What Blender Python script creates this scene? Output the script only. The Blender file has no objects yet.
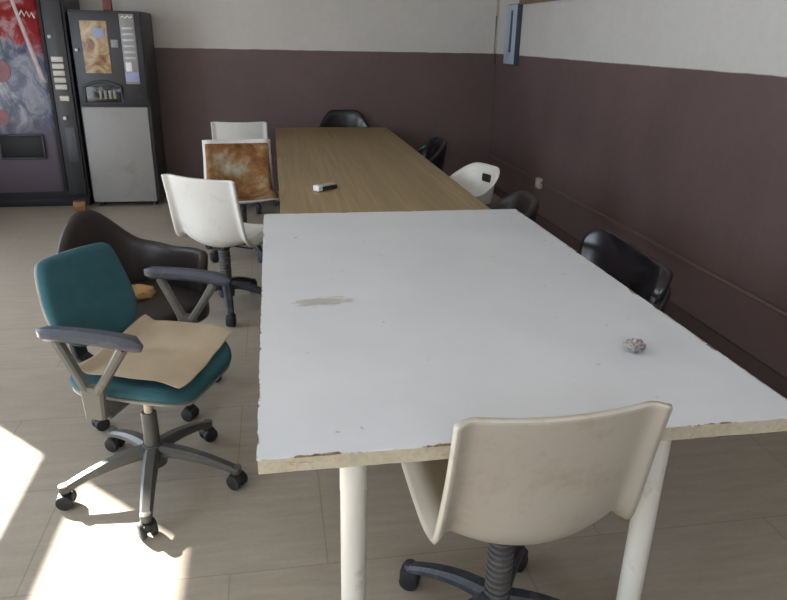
import bpy, bmesh, math, random
from mathutils import Vector, Matrix, noise

R = math.radians
random.seed(7)
sc = bpy.context.scene
COL = sc.collection

# ------------------------------------------------------------------ camera
cam_data = bpy.data.cameras.new('camera')
cam = bpy.data.objects.new('camera', cam_data)
COL.objects.link(cam)
cam_data.sensor_width = 36.0
cam_data.sensor_fit = 'HORIZONTAL'
cam_data.lens = 36.0 * 680.83 / 787.0
cam_data.clip_start = 0.05
_r = Vector((0.98452, -0.16825, 0.01983)).normalized()
_f = Vector((0.16378, 0.91881, -0.35904)).normalized()
_u = _r.cross(_f).normalized()
_r = _f.cross(_u).normalized()
cam.matrix_world = Matrix(((_r.x, _u.x, -_f.x, 0.0), (_r.y, _u.y, -_f.y, 0.0),
                           (_r.z, _u.z, -_f.z, 1.65), (0, 0, 0, 1)))
sc.camera = cam

# ------------------------------------------------------------------ room sizes
XR, YB, XL, YF, ZC = 2.499, 7.79, -3.40, -2.2, 3.10
PAINT = 1.510
LW_Y0, LW_Y1, LW_Z0, LW_Z1 = -1.7, 2.0, 0.95, 2.9   # side window beside the camera
DOOR_Y0, DOOR_Y1 = 3.1, 5.25           # glazed opening in the left wall
WIN_X0, WIN_X1, WIN_Z0, WIN_Z1 = -1.6, 1.2, 1.5, 2.7   # window behind the camera

# ------------------------------------------------------------------ world, sun, daylight openings, exposure
vs = sc.view_settings
vs.view_transform = 'Standard'
vs.look = 'None'
vs.gamma = 1.0
vs.use_curve_mapping = False
vs.exposure = 0.58

world = bpy.data.worlds.new('daylight')
sc.world = world
world.use_nodes = True
wn = world.node_tree
bgn = wn.nodes['Background']
bgn.inputs['Color'].default_value = (0.75, 0.87, 1.0, 1)
bgn.inputs['Strength'].default_value = 4.2

sun_data = bpy.data.lights.new('sun', 'SUN')
sun_data.energy = 30.0
sun_data.angle = R(0.6)
sun_data.color = (1.0, 0.95, 0.86)
sun = bpy.data.objects.new('sun', sun_data)
COL.objects.link(sun)
SUN_DIR = Vector((1.0, -1.0, -0.85)).normalized()
sun.rotation_euler = SUN_DIR.to_track_quat('-Z', 'Y').to_euler()
sun.location = (-8, 9, 7)


def portal(name, loc, rot, sx, sy):
    d = bpy.data.lights.new(name, 'AREA')
    d.shape = 'RECTANGLE'
    d.size, d.size_y = sx, sy
    d.cycles.is_portal = True
    o = bpy.data.objects.new(name, d)
    COL.objects.link(o)
    o.location = loc
    o.rotation_euler = rot
    return o


portal('doorway_daylight', (XL - 0.02, (DOOR_Y0 + DOOR_Y1) / 2, 1.40), (0, R(-90), 0), 2.80, DOOR_Y1 - DOOR_Y0)
portal('window_daylight', ((WIN_X0 + WIN_X1) / 2, YF - 0.02, (WIN_Z0 + WIN_Z1) / 2), (R(90), 0, R(0)), WIN_X1 - WIN_X0, WIN_Z1 - WIN_Z0)


portal('side_window_daylight', (XL - 0.02, (LW_Y0 + LW_Y1) / 2, (LW_Z0 + LW_Z1) / 2), (0, R(-90), 0), LW_Z1 - LW_Z0, LW_Y1 - LW_Y0)


# ------------------------------------------------------------------ materials
def lin(c):
    def f(v):
        v /= 255.0
        return v / 12.92 if v <= 0.04045 else ((v + 0.055) / 1.055) ** 2.4
    return (f(c[0]), f(c[1]), f(c[2]), 1.0)


class NT:
    """small node helper"""
    def __init__(self, name):
        self.m = bpy.data.materials.new(name)
        self.m.use_nodes = True
        self.t = self.m.node_tree
        self.b = self.t.nodes['Principled BSDF']

    def n(self, kind, **kw):
        nd = self.t.nodes.new(kind)
        for k, v in kw.items():
            setattr(nd, k, v)
        return nd

    def link(self, a, b):
        self.t.links.new(a, b)

    def coord(self, scale=(1, 1, 1), loc=(0, 0, 0)):
        tc = self.n('ShaderNodeTexCoord')
        mp = self.n('ShaderNodeMapping')
        mp.inputs['Scale'].default_value = scale
        mp.inputs['Location'].default_value = loc
        self.link(tc.outputs['Object'], mp.inputs['Vector'])
        return mp.outputs['Vector']

    def noise(self, vec, scale=5, detail=4, rough=0.55, dist=0.0):
        nd = self.n('ShaderNodeTexNoise')
        nd.inputs['Scale'].default_value = scale
        nd.inputs['Detail'].default_value = detail
        nd.inputs['Roughness'].default_value = rough
        nd.inputs['Distortion'].default_value = dist
        self.link(vec, nd.inputs['Vector'])
        return nd.outputs['Fac']

    def ramp(self, fac, stops, const=False):
        nd = self.n('ShaderNodeValToRGB')
        cr = nd.color_ramp
        if const:
            cr.interpolation = 'CONSTANT'
        while len(cr.elements) > 1:
            cr.elements.remove(cr.elements[-1])
        cr.elements[0].position = stops[0][0]
        cr.elements[0].color = stops[0][1]
        for p, c in stops[1:]:
            e = cr.elements.new(p)
            e.color = c
        self.link(fac, nd.inputs['Fac'])
        return nd.outputs['Color']

    def step(self, fac, a, b):
        nd = self.n('ShaderNodeMapRange')
        nd.inputs['From Min'].default_value = a
        nd.inputs['From Max'].default_value = b
        self.link(fac, nd.inputs['Value'])
        return nd.outputs['Result']

    def math(self, op, a, b=None):
        nd = self.n('ShaderNodeMath', operation=op)
        for i, v in enumerate((a, b)):
            if v is None:
                continue
            if isinstance(v, (int, float)):
                nd.inputs[i].default_value = v
            else:
                self.link(v, nd.inputs[i])
        return nd.outputs[0]

    def mix(self, fac, a, b):
        nd = self.n('ShaderNodeMix', data_type='RGBA')
        if isinstance(fac, (int, float)):
            nd.inputs[0].default_value = fac
        else:
            self.link(fac, nd.inputs[0])
        for s, v in ((6, a), (7, b)):
            if isinstance(v, tuple):
                nd.inputs[s].default_value = v
            else:
                self.link(v, nd.inputs[s])
        return nd.outputs[2]

    def sep(self, vec):
        nd = self.n('ShaderNodeSeparateXYZ')
        self.link(vec, nd.inputs[0])
        return nd.outputs

    def bump(self, h, strength=0.2, dist=0.01):
        nd = self.n('ShaderNodeBump')
        nd.inputs['Strength'].default_value = strength
        nd.inputs['Distance'].default_value = dist
        self.link(h, nd.inputs['Height'])
        self.link(nd.outputs['Normal'], self.b.inputs['Normal'])

    def done(self, col, rough=0.5, metal=0.0, spec=0.5):
        if isinstance(col, tuple):
            self.b.inputs['Base Color'].default_value = col
        else:
            self.link(col, self.b.inputs['Base Color'])
        if isinstance(rough, (int, float)):
            self.b.inputs['Roughness'].default_value = rough
        else:
            self.link(rough, self.b.inputs['Roughness'])
        self.b.inputs['Metallic'].default_value = metal
        self.b.inputs['Specular IOR Level'].default_value = spec
        return self.m


def plain(name, c, rough=0.5, metal=0.0, var=0.12, scale=14.0, bump=0.0, spec=0.5):
    """one colour with a little wear"""
    t = NT(name)
    v = t.coord()
    f = t.noise(v, scale, 5)
    c0 = lin(c)
    lo = tuple(x * (1 - var) for x in c0[:3]) + (1,)
    hi = tuple(min(1, x * (1 + var)) for x in c0[:3]) + (1,)
    col = t.ramp(f, [(0.3, lo), (0.7, hi)])
    if bump:
        t.bump(t.noise(v, scale * 8, 3), bump, 0.004)
    return t.done(col, rough, metal, spec)


def worn(name, c, dirt, amount=0.5, scale=6.0, rough=0.5, scale2=40.0, stretch=(1, 1, 1), spec=0.5):
    """colour with dirt blotches and speckles"""
    t = NT(name)
    v = t.coord(stretch)
    f = t.noise(v, scale, 6, 0.65, 0.4)
    g = t.noise(v, scale2, 4, 0.6)
    m = t.step(t.math('ADD', t.math('MULTIPLY', f, 0.75), t.math('MULTIPLY', g, 0.25)), 0.66 - amount * 0.3, 0.80 - amount * 0.2)
    col = t.mix(m, lin(c), lin(dirt))
    return t.done(col, rough, 0.0, spec)


def wall_material(name, low, high, line=PAINT):
    t = NT(name)
    v = t.coord()
    xyz = t.sep(v)
    wob = t.math('MULTIPLY', t.math('SUBTRACT', t.noise(v, 5.0, 3), 0.5), 0.012)
    z = t.math('ADD', xyz[2], wob)
    m = t.step(z, line - 0.004, line + 0.004)
    n1 = t.noise(v, 1.6, 5, 0.6)
    n2 = t.noise(v, 14, 4, 0.6)
    l0 = lin(low)
    lowc = t.ramp(t.math('ADD', t.math('MULTIPLY', n1, 0.7), t.math('MULTIPLY', n2, 0.3)),
                  [(0.3, tuple(c * 0.82 for c in l0[:3]) + (1,)), (0.7, tuple(c * 1.12 for c in l0[:3]) + (1,))])
    h0 = lin(high)
    highc = t.ramp(t.math('ADD', t.math('MULTIPLY', n1, 0.6), t.math('MULTIPLY', n2, 0.4)),
                   [(0.3, tuple(c * 0.92 for c in h0[:3]) + (1,)), (0.7, tuple(min(1, c * 1.05) for c in h0[:3]) + (1,))])
    # faint block courses under the paint
    cv = t.n('ShaderNodeCombineXYZ')
    t.link(t.math('ADD', xyz[0], xyz[1]), cv.inputs[0])
    t.link(xyz[2], cv.inputs[1])
    bk = t.n('ShaderNodeTexBrick')
    bk.inputs['Scale'].default_value = 1.0
    bk.inputs['Brick Width'].default_value = 0.40
    bk.inputs['Row Height'].default_value = 0.20
    bk.inputs['Mortar Size'].default_value = 0.006
    bk.inputs['Mortar Smooth'].default_value = 0.8
    t.link(cv.outputs[0], bk.inputs['Vector'])
    hgt = t.math('ADD', t.math('MULTIPLY', bk.outputs['Fac'], -0.6), t.math('MULTIPLY', n2, 0.6))
    t.bump(hgt, 0.18, 0.006)
    col = t.mix(m, lowc, highc)
    rough = t.math('ADD', t.math('MULTIPLY', m, 0.35), 0.5)
    return t.done(col, rough, 0, 0.35)


def floor_material():
    t = NT('floor_planks')
    v = t.coord()
    tc = t.coord(loc=(0.2 + 9.75, -1.82 + 5.5, 0))
    bk = t.n('ShaderNodeTexBrick')
    bk.offset = 0.672
    bk.offset_frequency = 2
    bk.inputs['Scale'].default_value = 1.0
    bk.inputs['Brick Width'].default_value = 0.975
    bk.inputs['Row Height'].default_value = 0.55
    bk.inputs['Mortar Size'].default_value = 0.0028
    bk.inputs['Mortar Smooth'].default_value = 0.3
    bk.inputs['Bias'].default_value = 0.0
    bk.inputs['Color1'].default_value = (0.0, 0.0, 0.0, 1)
    bk.inputs['Color2'].default_value = (1.0, 1.0, 1.0, 1)
    bk.inputs['Mortar'].default_value = (0.5, 0.5, 0.5, 1)
    t.link(tc, bk.inputs['Vector'])
    streak = t.noise(t.coord((1.2, 9.0, 1)), 3.2, 6, 0.62, 0.3)
    blot = t.noise(v, 1.7, 4, 0.6)
    grit = t.noise(v, 55, 3, 0.6)
    f = t.math('ADD', t.math('ADD', t.math('MULTIPLY', streak, 0.5), t.math('MULTIPLY', blot, 0.3)), t.math('MULTIPLY', grit, 0.2))
    base = t.ramp(f, [(0.32, lin((151, 141, 127))), (0.52, lin((164, 154, 140))), (0.70, lin((176, 167, 154)))])
    tint = t.mix(t.math('MULTIPLY', bk.outputs['Color'], 0.06), base, lin((150, 132, 108)))
    col = t.mix(t.math('MULTIPLY', bk.outputs['Fac'], 0.4), tint, lin((104, 94, 82)))
    t.bump(t.math('SUBTRACT', t.math('MULTIPLY', streak, 0.3), bk.outputs['Fac']), 0.12, 0.003)
    rough = t.step(blot, 0.0, 1.0)
    return t.done(col, t.math('ADD', t.math('MULTIPLY', rough, 0.25), 0.32), 0, 0.45)


def table_white_material(w, l):
    """laminate with chipped edges, scuffs and one bare scrape (object space: x right, y along)"""
    t = NT('white_laminate')
    v = t.coord()
    xyz = t.sep(v)
    n1 = t.noise(v, 2.2, 5, 0.6)
    n2 = t.noise(v, 30, 5, 0.65)
    base = t.ramp(n1, [(0.3, lin((214, 216, 221))), (0.7, lin((225, 226, 230)))])
    # specks
    sp = t.step(t.noise(v, 22, 2, 0.5), 0.735, 0.76)
    base = t.mix(t.math('MULTIPLY', sp, 0.45), base, lin((150, 138, 122)))
    # chipped edges
    ex = t.math('SUBTRACT', t.math('ABSOLUTE', xyz[0]), w / 2 - 0.008)
    ey = t.math('SUBTRACT', t.math('ABSOLUTE', xyz[1]), l / 2 - 0.008)
    e = t.math('MAXIMUM', ex, ey)
    e2 = t.math('ADD', e, t.math('MULTIPLY', t.math('SUBTRACT', t.noise(v, 9, 5, 0.7), 0.60), 0.07))
    chip = t.math('MULTIPLY', t.step(e2, 0.0, 0.004), t.step(e, -0.012, -0.004))
    base = t.mix(chip, base, t.ramp(n2, [(0.35, lin((96, 72, 50))), (0.65, lin((160, 132, 100)))]))
    # scrape
    sx = t.math('MULTIPLY', t.math('SUBTRACT', xyz[0], -0.50), 1 / 0.125)
    sy = t.math('MULTIPLY', t.math('SUBTRACT', t.math('SUBTRACT', xyz[1], t.math('MULTIPLY', xyz[0], 0.10)), -0.135), 1 / 0.048)
    d = t.math('ADD', t.math('MULTIPLY', sx, sx), t.math('MULTIPLY', sy, sy))
    d = t.math('ADD', d, t.math('MULTIPLY', t.math('SUBTRACT', t.noise(t.coord((1, 3, 1)), 16, 6, 0.7), 0.5), 3.4))
    m = t.math('MULTIPLY', t.step(d, 1.0, 0.35), 0.62)
    base = t.mix(m, base, lin((166, 154, 138)))
    return t.done(base, t.math('ADD', t.math('MULTIPLY', n1, 0.15), 0.30), 0, 0.45)


def wood_material(name, a, b, c, grain=(22, 0.7, 22), rough=0.42, boards=None):
    t = NT(name)
    v = t.coord(grain)
    f = t.noise(v, 1.6, 7, 0.62, 0.6)
    col = t.ramp(f, [(0.28, lin(a)), (0.5, lin(b)), (0.74, lin(c))])
    if boards:
        x = t.sep(t.coord())[0]
        st = t.math('FLOOR', t.math('MULTIPLY', x, 1.0 / boards))
        wn_ = t.n('ShaderNodeTexWhiteNoise', noise_dimensions='1D')
        t.link(st, wn_.inputs['W'])
        col = t.mix(t.math('MULTIPLY', wn_.outputs['Value'], 0.45), col, lin(a))
    return t.done(col, rough, 0, 0.4)


def chip_edge_material():
    t = NT('raw_board_edge')
    v = t.coord()
    n = t.noise(v, 70, 4, 0.7)
    m = t.noise(t.coord((3, 3, 14)), 5, 5, 0.65)
    base = t.ramp(n, [(0.3, lin((184, 174, 150))), (0.7, lin((206, 197, 175)))])
    d = t.step(m, 0.60, 0.70)
    col = t.mix(t.math('MULTIPLY', d, 0.45), base, lin((140, 110, 78)))
    return t.done(col, 0.75, 0, 0.3)


def torn_foam_material():
    """rust brown cover torn away over pale foam"""
    t = NT('torn_cover')
    v = t.coord()
    a = t.noise(v, 3.6, 7, 0.68, 0.5)
    b = t.noise(v, 22, 4, 0.6)
    xyz = t.sep(v)
    px = t.math('MULTIPLY', t.math('SUBTRACT', xyz[0], 0.06), 1 / 0.15)
    pz = t.math('MULTIPLY', t.math('SUBTRACT', xyz[2], 0.70), 1 / 0.11)
    bare = t.step(t.math('ADD', t.math('MULTIPLY', px, px), t.math('MULTIPLY', pz, pz)), 1.4, 0.1)
    mixed = t.math('ADD', t.math('MULTIPLY', a, 0.8), t.math('MULTIPLY', b, 0.2))
    mixed = t.math('ADD', t.math('SUBTRACT', mixed, 0.05), t.math('MULTIPLY', bare, 0.13))
    col = t.ramp(mixed,
                 [(0.33, lin((74, 50, 34))), (0.43, lin((124, 84, 50))), (0.50, lin((138, 104, 68))), (0.57, lin((152, 136, 112))), (0.68, lin((176, 166, 148)))])
    t.bump(a, 0.5, 0.012)
    return t.done(col, 0.85, 0, 0.2)


def drinks_graphic_material():
    """printed front: red over icy blue-white, grey foot; object space z is height"""
    t = NT('printed_front')
    v = t.coord()
    xyz = t.sep(v)
    n = t.noise(t.coord((2.2, 2.2, 1.3)), 3.0, 6, 0.62, 1.2)
    ice = t.ramp(n, [(0.30, lin((44, 54, 84))), (0.45, lin((92, 100, 122))), (0.56, lin((140, 142, 156))), (0.68, lin((176, 172, 180)))])
    # red upper area with a slanted border
    s = t.math('ADD', t.math('SUBTRACT', xyz[2], 1.62), t.math('MULTIPLY', t.math('ADD', xyz[0], 2.45), 0.55))
    s = t.math('ADD', s, t.math('MULTIPLY', t.math('SUBTRACT', n, 0.5), 0.55))
    redm = t.step(s, 0.0, 0.10)
    red = t.ramp(t.noise(v, 5, 5, 0.6, 1.0), [(0.36, lin((130, 20, 24))), (0.52, lin((160, 40, 44))), (0.64, lin((190, 150, 154)))])
    col = t.mix(redm, ice, red)
    # grey foot of the print
    g = t.step(t.math('ADD', xyz[2], t.math('MULTIPLY', n, 0.2)), 0.98, 0.74)
    col = t.mix(g, col, lin((112, 102, 114)))
    return t.done(col, 0.3, 0, 0.5)


def menu_graphic_material():
    t = NT('printed_drinks_picture')
    v = t.coord()
    n = t.noise(v, 7, 5, 0.6, 1.0)
    col = t.ramp(n, [(0.30, lin((90, 56, 38))), (0.44, lin((140, 98, 64))), (0.55, lin((176, 150, 112))), (0.70, lin((190, 176, 148)))])
    return t.done(col, 0.35)


M = {}
M['wall'] = wall_material('painted_wall', (102, 83, 82), (200, 195, 189))
M['floor'] = floor_material()
M['ceiling'] = plain('ceiling_paint', (214, 210, 202), 0.9, var=0.04, scale=3)
M['frame'] = plain('window_frame_paint', (190, 190, 188), 0.5, var=0.05)
M['outside'] = plain('outside_paving', (150, 146, 138), 0.9, var=0.1, scale=2)
M['white_plastic'] = worn('aged_white_plastic', (206, 202, 196), (188, 180, 166), 0.42, 7.0, 0.42, 60)
M['front_plastic'] = worn('dirty_cream_plastic', (182, 174, 160), (164, 153, 133), 0.50, 5.0, 0.45, 50)
M['rim_plastic'] = worn('rubbed_pale_rim', (206, 198, 184), (186, 168, 138), 0.5, 9, 0.45, 50)
M['blue_black'] = worn('scuffed_blue_black_plastic', (48, 51, 60), (96, 98, 104), 0.5, 12, 0.5, 90)
M['gaiter'] = worn('dusty_gaiter_rubber', (84, 82, 80), (128, 124, 116), 0.4, 12, 0.7, 80)
M['black_plastic'] = worn('black_plastic', (34, 34, 37), (66, 64, 62), 0.3, 12, 0.5, 80)
M['grey_plastic'] = worn('faded_grey_plastic', (98, 96, 90), (136, 132, 122), 0.45, 9, 0.5, 70)
M['base_grey'] = worn('grey_base_plastic', (82, 81, 78), (118, 115, 108), 0.4, 9, 0.45, 70)
M['arm_plastic'] = worn('slate_arm_pad_plastic', (62, 66, 76), (104, 106, 112), 0.35, 9, 0.45, 70)
M['caster'] = worn('caster_rubber', (38, 38, 40), (84, 82, 78), 0.35, 14, 0.6, 80)
M['teal'] = plain('teal_fabric', (50, 90, 99), 0.85, var=0.10, scale=16, bump=0.25, spec=0.25)
M['shell_grey'] = plain('pale_shell_plastic', (140, 137, 130), 0.5, var=0.06)
M['worn_metal'] = worn('worn_gas_lift', (196, 180, 152), (120, 92, 60), 0.5, 20, 0.45, 80)
M['cardboard'] = plain('cardboard', (186, 170, 147), 0.85, var=0.08, scale=9, spec=0.2)
M['brown_leather'] = plain('dark_brown_leatherette', (36, 28, 26), 0.42, var=0.18, scale=10, bump=0.12)
M['black_leather'] = plain('black_leatherette', (30, 25, 30), 0.2, var=0.15, scale=9, bump=0.06)
M['old_foam'] = worn('exposed_foam', (176, 140, 92), (110, 74, 42), 0.5, 18, 0.9, 60)
M['torn'] = torn_foam_material()
M['edge'] = chip_edge_material()
M['leg_paint'] = worn('chipped_white_leg_paint', (226, 224, 214), (190, 184, 170), 0.25, 8, 0.4, 60)
M['brown_wood'] = wood_material('oak_laminate', (136, 116, 82), (154, 133, 97), (170, 149, 111), boards=0.11)
M['brown_edge'] = plain('dark_table_edge', (92, 70, 48), 0.5)
M['dark_metal'] = plain('dark_table_metal', (48, 44, 42), 0.5)
M['machine_black'] = plain('machine_black', (38, 38, 42), 0.4, var=0.1)
M['machine_dark'] = plain('machine_charcoal', (62, 62, 66), 0.45, var=0.08)
M['machine_grey'] = worn('machine_grey_door', (140, 137, 133), (124, 120, 116), 0.5, 4, 0.42, 40)
M['black_void'] = plain('unlit_black', (10, 10, 12), 0.6)
M['print'] = drinks_graphic_material()
M['menu'] = menu_graphic_material()
M['button'] = plain('pale_buttons', (196, 188, 178), 0.4, var=0.05)
M['silver'] = plain('brushed_silver', (170, 170, 174), 0.35, 0.3, var=0.06)
M['white_print'] = plain('white_print', (224, 222, 220), 0.45, var=0.03)
M['streak'] = worn('pale_pink_streak', (196, 180, 182), (168, 130, 134), 0.5, 8, 0.35, 40)
M['red_print'] = plain('red_print', (118, 28, 30), 0.3, var=0.3, scale=12)
M['blue_sticker'] = plain('lilac_sticker', (150, 156, 186), 0.5, var=0.08)
M['smoke_glass'] = plain('smoked_window', (30, 30, 32), 0.15, var=0.2)
M['cups'] = plain('stacked_cups', (150, 148, 140), 0.5, var=0.15, scale=30)
M['wood_block'] = wood_material('offcut_wood', (110, 74, 46), (136, 94, 60), (156, 114, 76), (4, 4, 18))
M['red_card'] = plain('red_card', (110, 48, 38), 0.6)
M['socket'] = plain('socket_plastic', (186, 178, 166), 0.5, var=0.05)
M['conduit'] = plain('painted_conduit', (110, 88, 86), 0.45, var=0.1)
M['skirting'] = plain('dark_skirting_paint', (74, 58, 55), 0.55)
M['sign_blue'] = worn('pale_blue_sign', (168, 182, 194), (132, 146, 162), 0.4, 10, 0.5, 40)
M['sign_side'] = plain('sign_side', (62, 66, 76), 0.5)
M['frame_wood'] = wood_material('frame_wood', (100, 76, 54), (128, 98, 70), (150, 120, 90), (6, 1, 6))
M['paper'] = plain('board_paper', (206, 200, 186), 0.8, var=0.04)
M['cable'] = plain('yellowed_cable', (186, 170, 132), 0.5, var=0.05)
M['foil'] = worn('crumpled_wrapper', (190, 180, 176), (52, 44, 44), 0.85, 26, 0.4, 60)
M['box_white'] = plain('white_card', (184, 178, 170), 0.6, var=0.05)
M['box_dark'] = plain('dark_felt', (40, 36, 34), 0.8)


def glass_material():
    t = NT('clear_glass')
    t.t.nodes.remove(t.b)
    out = t.t.nodes['Material Output']
    tr = t.n('ShaderNodeBsdfTransparent')
    gl = t.n('ShaderNodeBsdfGlossy')
    gl.inputs['Roughness'].default_value = 0.02
    mx = t.n('ShaderNodeMixShader')
    mx.inputs[0].default_value = 0.06
    t.link(tr.outputs[0], mx.inputs[1])
    t.link(gl.outputs[0], mx.inputs[2])
    t.link(mx.outputs[0], out.inputs['Surface'])
    return t.m


M['glass'] = glass_material()


# ------------------------------------------------------------------ mesh helpers
class MB:
    def __init__(self):
        self.bm = bmesh.new()

    def _merge(self, tmp, mat=None):
        me = bpy.data.meshes.new('tmp')
        if mat is not None:
            tmp.transform(mat)
        tmp.to_mesh(me)
        tmp.free()
        self.bm.from_mesh(me)
        bpy.data.meshes.remove(me)

    def box(self, c, s, bevel=0.0, rot=None, seg=2):
        t = bmesh.new()
        bmesh.ops.create_cube(t, size=1.0)
        for v in t.verts:
            v.co = Vector((v.co.x * s[0], v.co.y * s[1], v.co.z * s[2]))
        if bevel:
            bmesh.ops.bevel(t, geom=list(t.edges), offset=bevel, segments=seg, profile=0.5, affect='EDGES')
        m = Matrix.Translation(Vector(c))
        if rot is not None:
            m = m @ rot
        self._merge(t, m)
        return self

    def cyl(self, p0, p1, r0, r1=None, seg=20, bevel=0.0):
        p0, p1 = Vector(p0), Vector(p1)
        r1 = r0 if r1 is None else r1
        d = p1 - p0
        t = bmesh.new()
        bmesh.ops.create_cone(t, cap_ends=True, segments=seg, radius1=r0, radius2=r1, depth=d.length)
        if bevel:
            es = [e for e in t.edges if abs(e.verts[0].co.z - e.verts[1].co.z) < 1e-6]
            bmesh.ops.bevel(t, geom=es, offset=bevel, segments=2, profile=0.5, affect='EDGES')
        m = Matrix.Translation((p0 + p1) / 2) @ d.to_track_quat('Z', 'Y').to_matrix().to_4x4()
        self._merge(t, m)
        return self

    def lathe(self, prof, seg=28, c=(0, 0, 0)):
        bm = self.bm
        rings = []
        for r, z in prof:
            rings.append([bm.verts.new((c[0] + r * math.cos(2 * math.pi * i / seg), c[1] + r * math.sin(2 * math.pi * i / seg), c[2] + z)) for i in range(seg)])
        for a, b in zip(rings, rings[1:]):
            for i in range(seg):
                j = (i + 1) % seg
                bm.faces.new((a[i], a[j], b[j], b[i]))
        bm.faces.new(list(reversed(rings[0])))
        bm.faces.new(rings[-1])
        return self

    def tube(self, pts, r, seg=10):
        pts = [Vector(p) for p in pts]
        bm = self.bm
        rings = []
        up = Vector((0, 0, 1))
        for i, p in enumerate(pts):
            d = (pts[min(i + 1, len(pts) - 1)] - pts[max(i - 1, 0)]).normalized()
            a = d.cross(up)
            if a.length < 1e-3:
                a = d.cross(Vector((0, 1, 0)))
            a.normalize()
            b = a.cross(d).normalized()
            rr = r[i] if isinstance(r, (list, tuple)) else r
            rings.append([bm.verts.new(p + a * rr * math.cos(2 * math.pi * k / seg) + b * rr * math.sin(2 * math.pi * k / seg)) for k in range(seg)])
        for a, b in zip(rings, rings[1:]):
            for k in range(seg):
                j = (k + 1) % seg
                bm.faces.new((a[k], a[j], b[j], b[k]))
        bm.faces.new(list(reversed(rings[0])))
        bm.faces.new(rings[-1])
        return self

    def bar(self, pts, ws, hs, side=None, chamfer=0.25):
        """sweep of a chamfered rectangle along a path; ws across, hs in the upward normal"""
        pts = [Vector(p) for p in pts]
        bm = self.bm
        rings = []
        for i, p in enumerate(pts):
            d = (pts[min(i + 1, len(pts) - 1)] - pts[max(i - 1, 0)]).normalized()
            s = Vector(side) if side is not None else d.cross(Vector((0, 0, 1)))
            s = (s - d * s.dot(d)).normalized()
            n = s.cross(d).normalized()
            w, h = ws[i] / 2, hs[i] / 2
            k = min(w, h) * chamfer * 2
            o = [(-w + k, -h), (w - k, -h), (w, -h + k), (w, h - k), (w - k, h), (-w + k, h), (-w, h - k), (-w, -h + k)]
            rings.append([bm.verts.new(p + s * a + n * b) for a, b in o])
        for a, b in zip(rings, rings[1:]):
            for k in range(8):
                j = (k + 1) % 8
                bm.faces.new((a[k], a[j], b[j], b[k]))
        bm.faces.new(list(reversed(rings[0])))
        bm.faces.new(rings[-1])
        return self

    def grid(self, fn, nu, nv, skip=None):
        bm = self.bm
        g = [[bm.verts.new(fn(i / nu, j / nv)) for j in range(nv + 1)] for i in range(nu + 1)]
        for i in range(nu):
            for j in range(nv):
                if skip and skip(i, j):
                    continue
                bm.faces.new((g[i][j], g[i + 1][j], g[i + 1][j + 1], g[i][j + 1]))
        return self

    def pillow(self, outline, t, fn, crown=0.0, edge=0.35):
        """padded pad: outline is 2D loop; fn maps (x, y, h) to space"""
        bm = self.bm
        n = len(outline)
        layers = [(0.0, 0.0), (0.55, 0.0), (0.93, 0.0), (0.985, 0.10), (1.0, 0.35), (1.0, 0.6), (0.98, 0.84), (0.93, 0.97), (0.82, 1.0), (0.55, 1.0), (0.25, 1.0)]
        rings = []
        for s, h in layers[1:]:
            cr = crown * (1 - s * s) if h > 0.9 else 0
            rings.append([bm.verts.new(fn(x * s, y * s, h * t + cr)) for x, y in outline])
        for a, b in zip(rings, rings[1:]):
            for i in range(n):
                j = (i + 1) % n
                bm.faces.new((a[i], a[j], b[j], b[i]))
        c0 = bm.verts.new(fn(0, 0, 0))
        c1 = bm.verts.new(fn(0, 0, t + crown))
        for i in range(n):
            j = (i + 1) % n
            bm.faces.new((c0, rings[0][j], rings[0][i]))
            bm.faces.new((c1, rings[-1][i], rings[-1][j]))
        return self

    def build(self, name, mat, parent=None, smooth=True, solid=0.0, sub=0, angle=40, offset=0.0):
        bmesh.ops.recalc_face_normals(self.bm, faces=list(self.bm.faces))
        me = bpy.data.meshes.new(name)
        self.bm.to_mesh(me)
        self.bm.free()
        me.materials.append(mat)
        o = bpy.data.objects.new(name, me)
        COL.objects.link(o)
        if parent is not None:
            o.parent = parent
        if solid:
            md = o.modifiers.new('solid', 'SOLIDIFY')
            md.thickness = solid
            md.offset = offset
        if sub:
            md = o.modifiers.new('sub', 'SUBSURF')
            md.levels = sub
            md.render_levels = sub
        if smooth:
            me.shade_smooth()
            if not sub:
                me.set_sharp_from_angle(angle=R(angle))
        return o


def tag(o, label=None, cat=None, group=None, kind=None):
    if label:
        o['label'] = label
    if cat:
        o['category'] = cat
    if group:
        o['group'] = group
    if kind:
        o['kind'] = kind
    return o


def empty(name, loc=(0, 0, 0), rz=0.0):
    o = bpy.data.objects.new(name, None)
    COL.objects.link(o)
    o.location = loc
    o.rotation_euler = (0, 0, rz)
    o.empty_display_size = 0.1
    return o


def struct(o):
    o['kind'] = 'structure'
    return o


def rounded(w, l, r, n=6, p=None):
    """rounded rectangle outline"""
    pts = []
    for cx, cy, a0 in ((w / 2 - r, l / 2 - r, 0), (-w / 2 + r, l / 2 - r, 90), (-w / 2 + r, -l / 2 + r, 180), (w / 2 - r, -l / 2 + r, 270)):
        for k in range(n + 1):
            a = R(a0 + 90 * k / n)
            pts.append((cx + r * math.cos(a), cy + r * math.sin(a)))
    return pts


def sm(a, b, x):
    t = max(0.0, min(1.0, (x - a) / (b - a)))
    return t * t * (3 - 2 * t)


def interp(pts, t):
    """Catmull-Rom through pts, t in 0..1"""
    n = len(pts) - 1
    x = t * n
    i = min(int(x), n - 1)
    f = x - i
    p = [Vector(pts[max(0, min(n, i + k))]) for k in (-1, 0, 1, 2)]
    return 0.5 * ((2 * p[1]) + (p[2] - p[0]) * f + (2 * p[0] - 5 * p[1] + 4 * p[2] - p[3]) * f * f + (3 * p[1] - p[0] - 3 * p[2] + p[3]) * f ** 3)


def heading(fx, fy):
    """z rotation so that local +y looks along (fx, fy)"""
    return math.atan2(-fx, fy)


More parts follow.
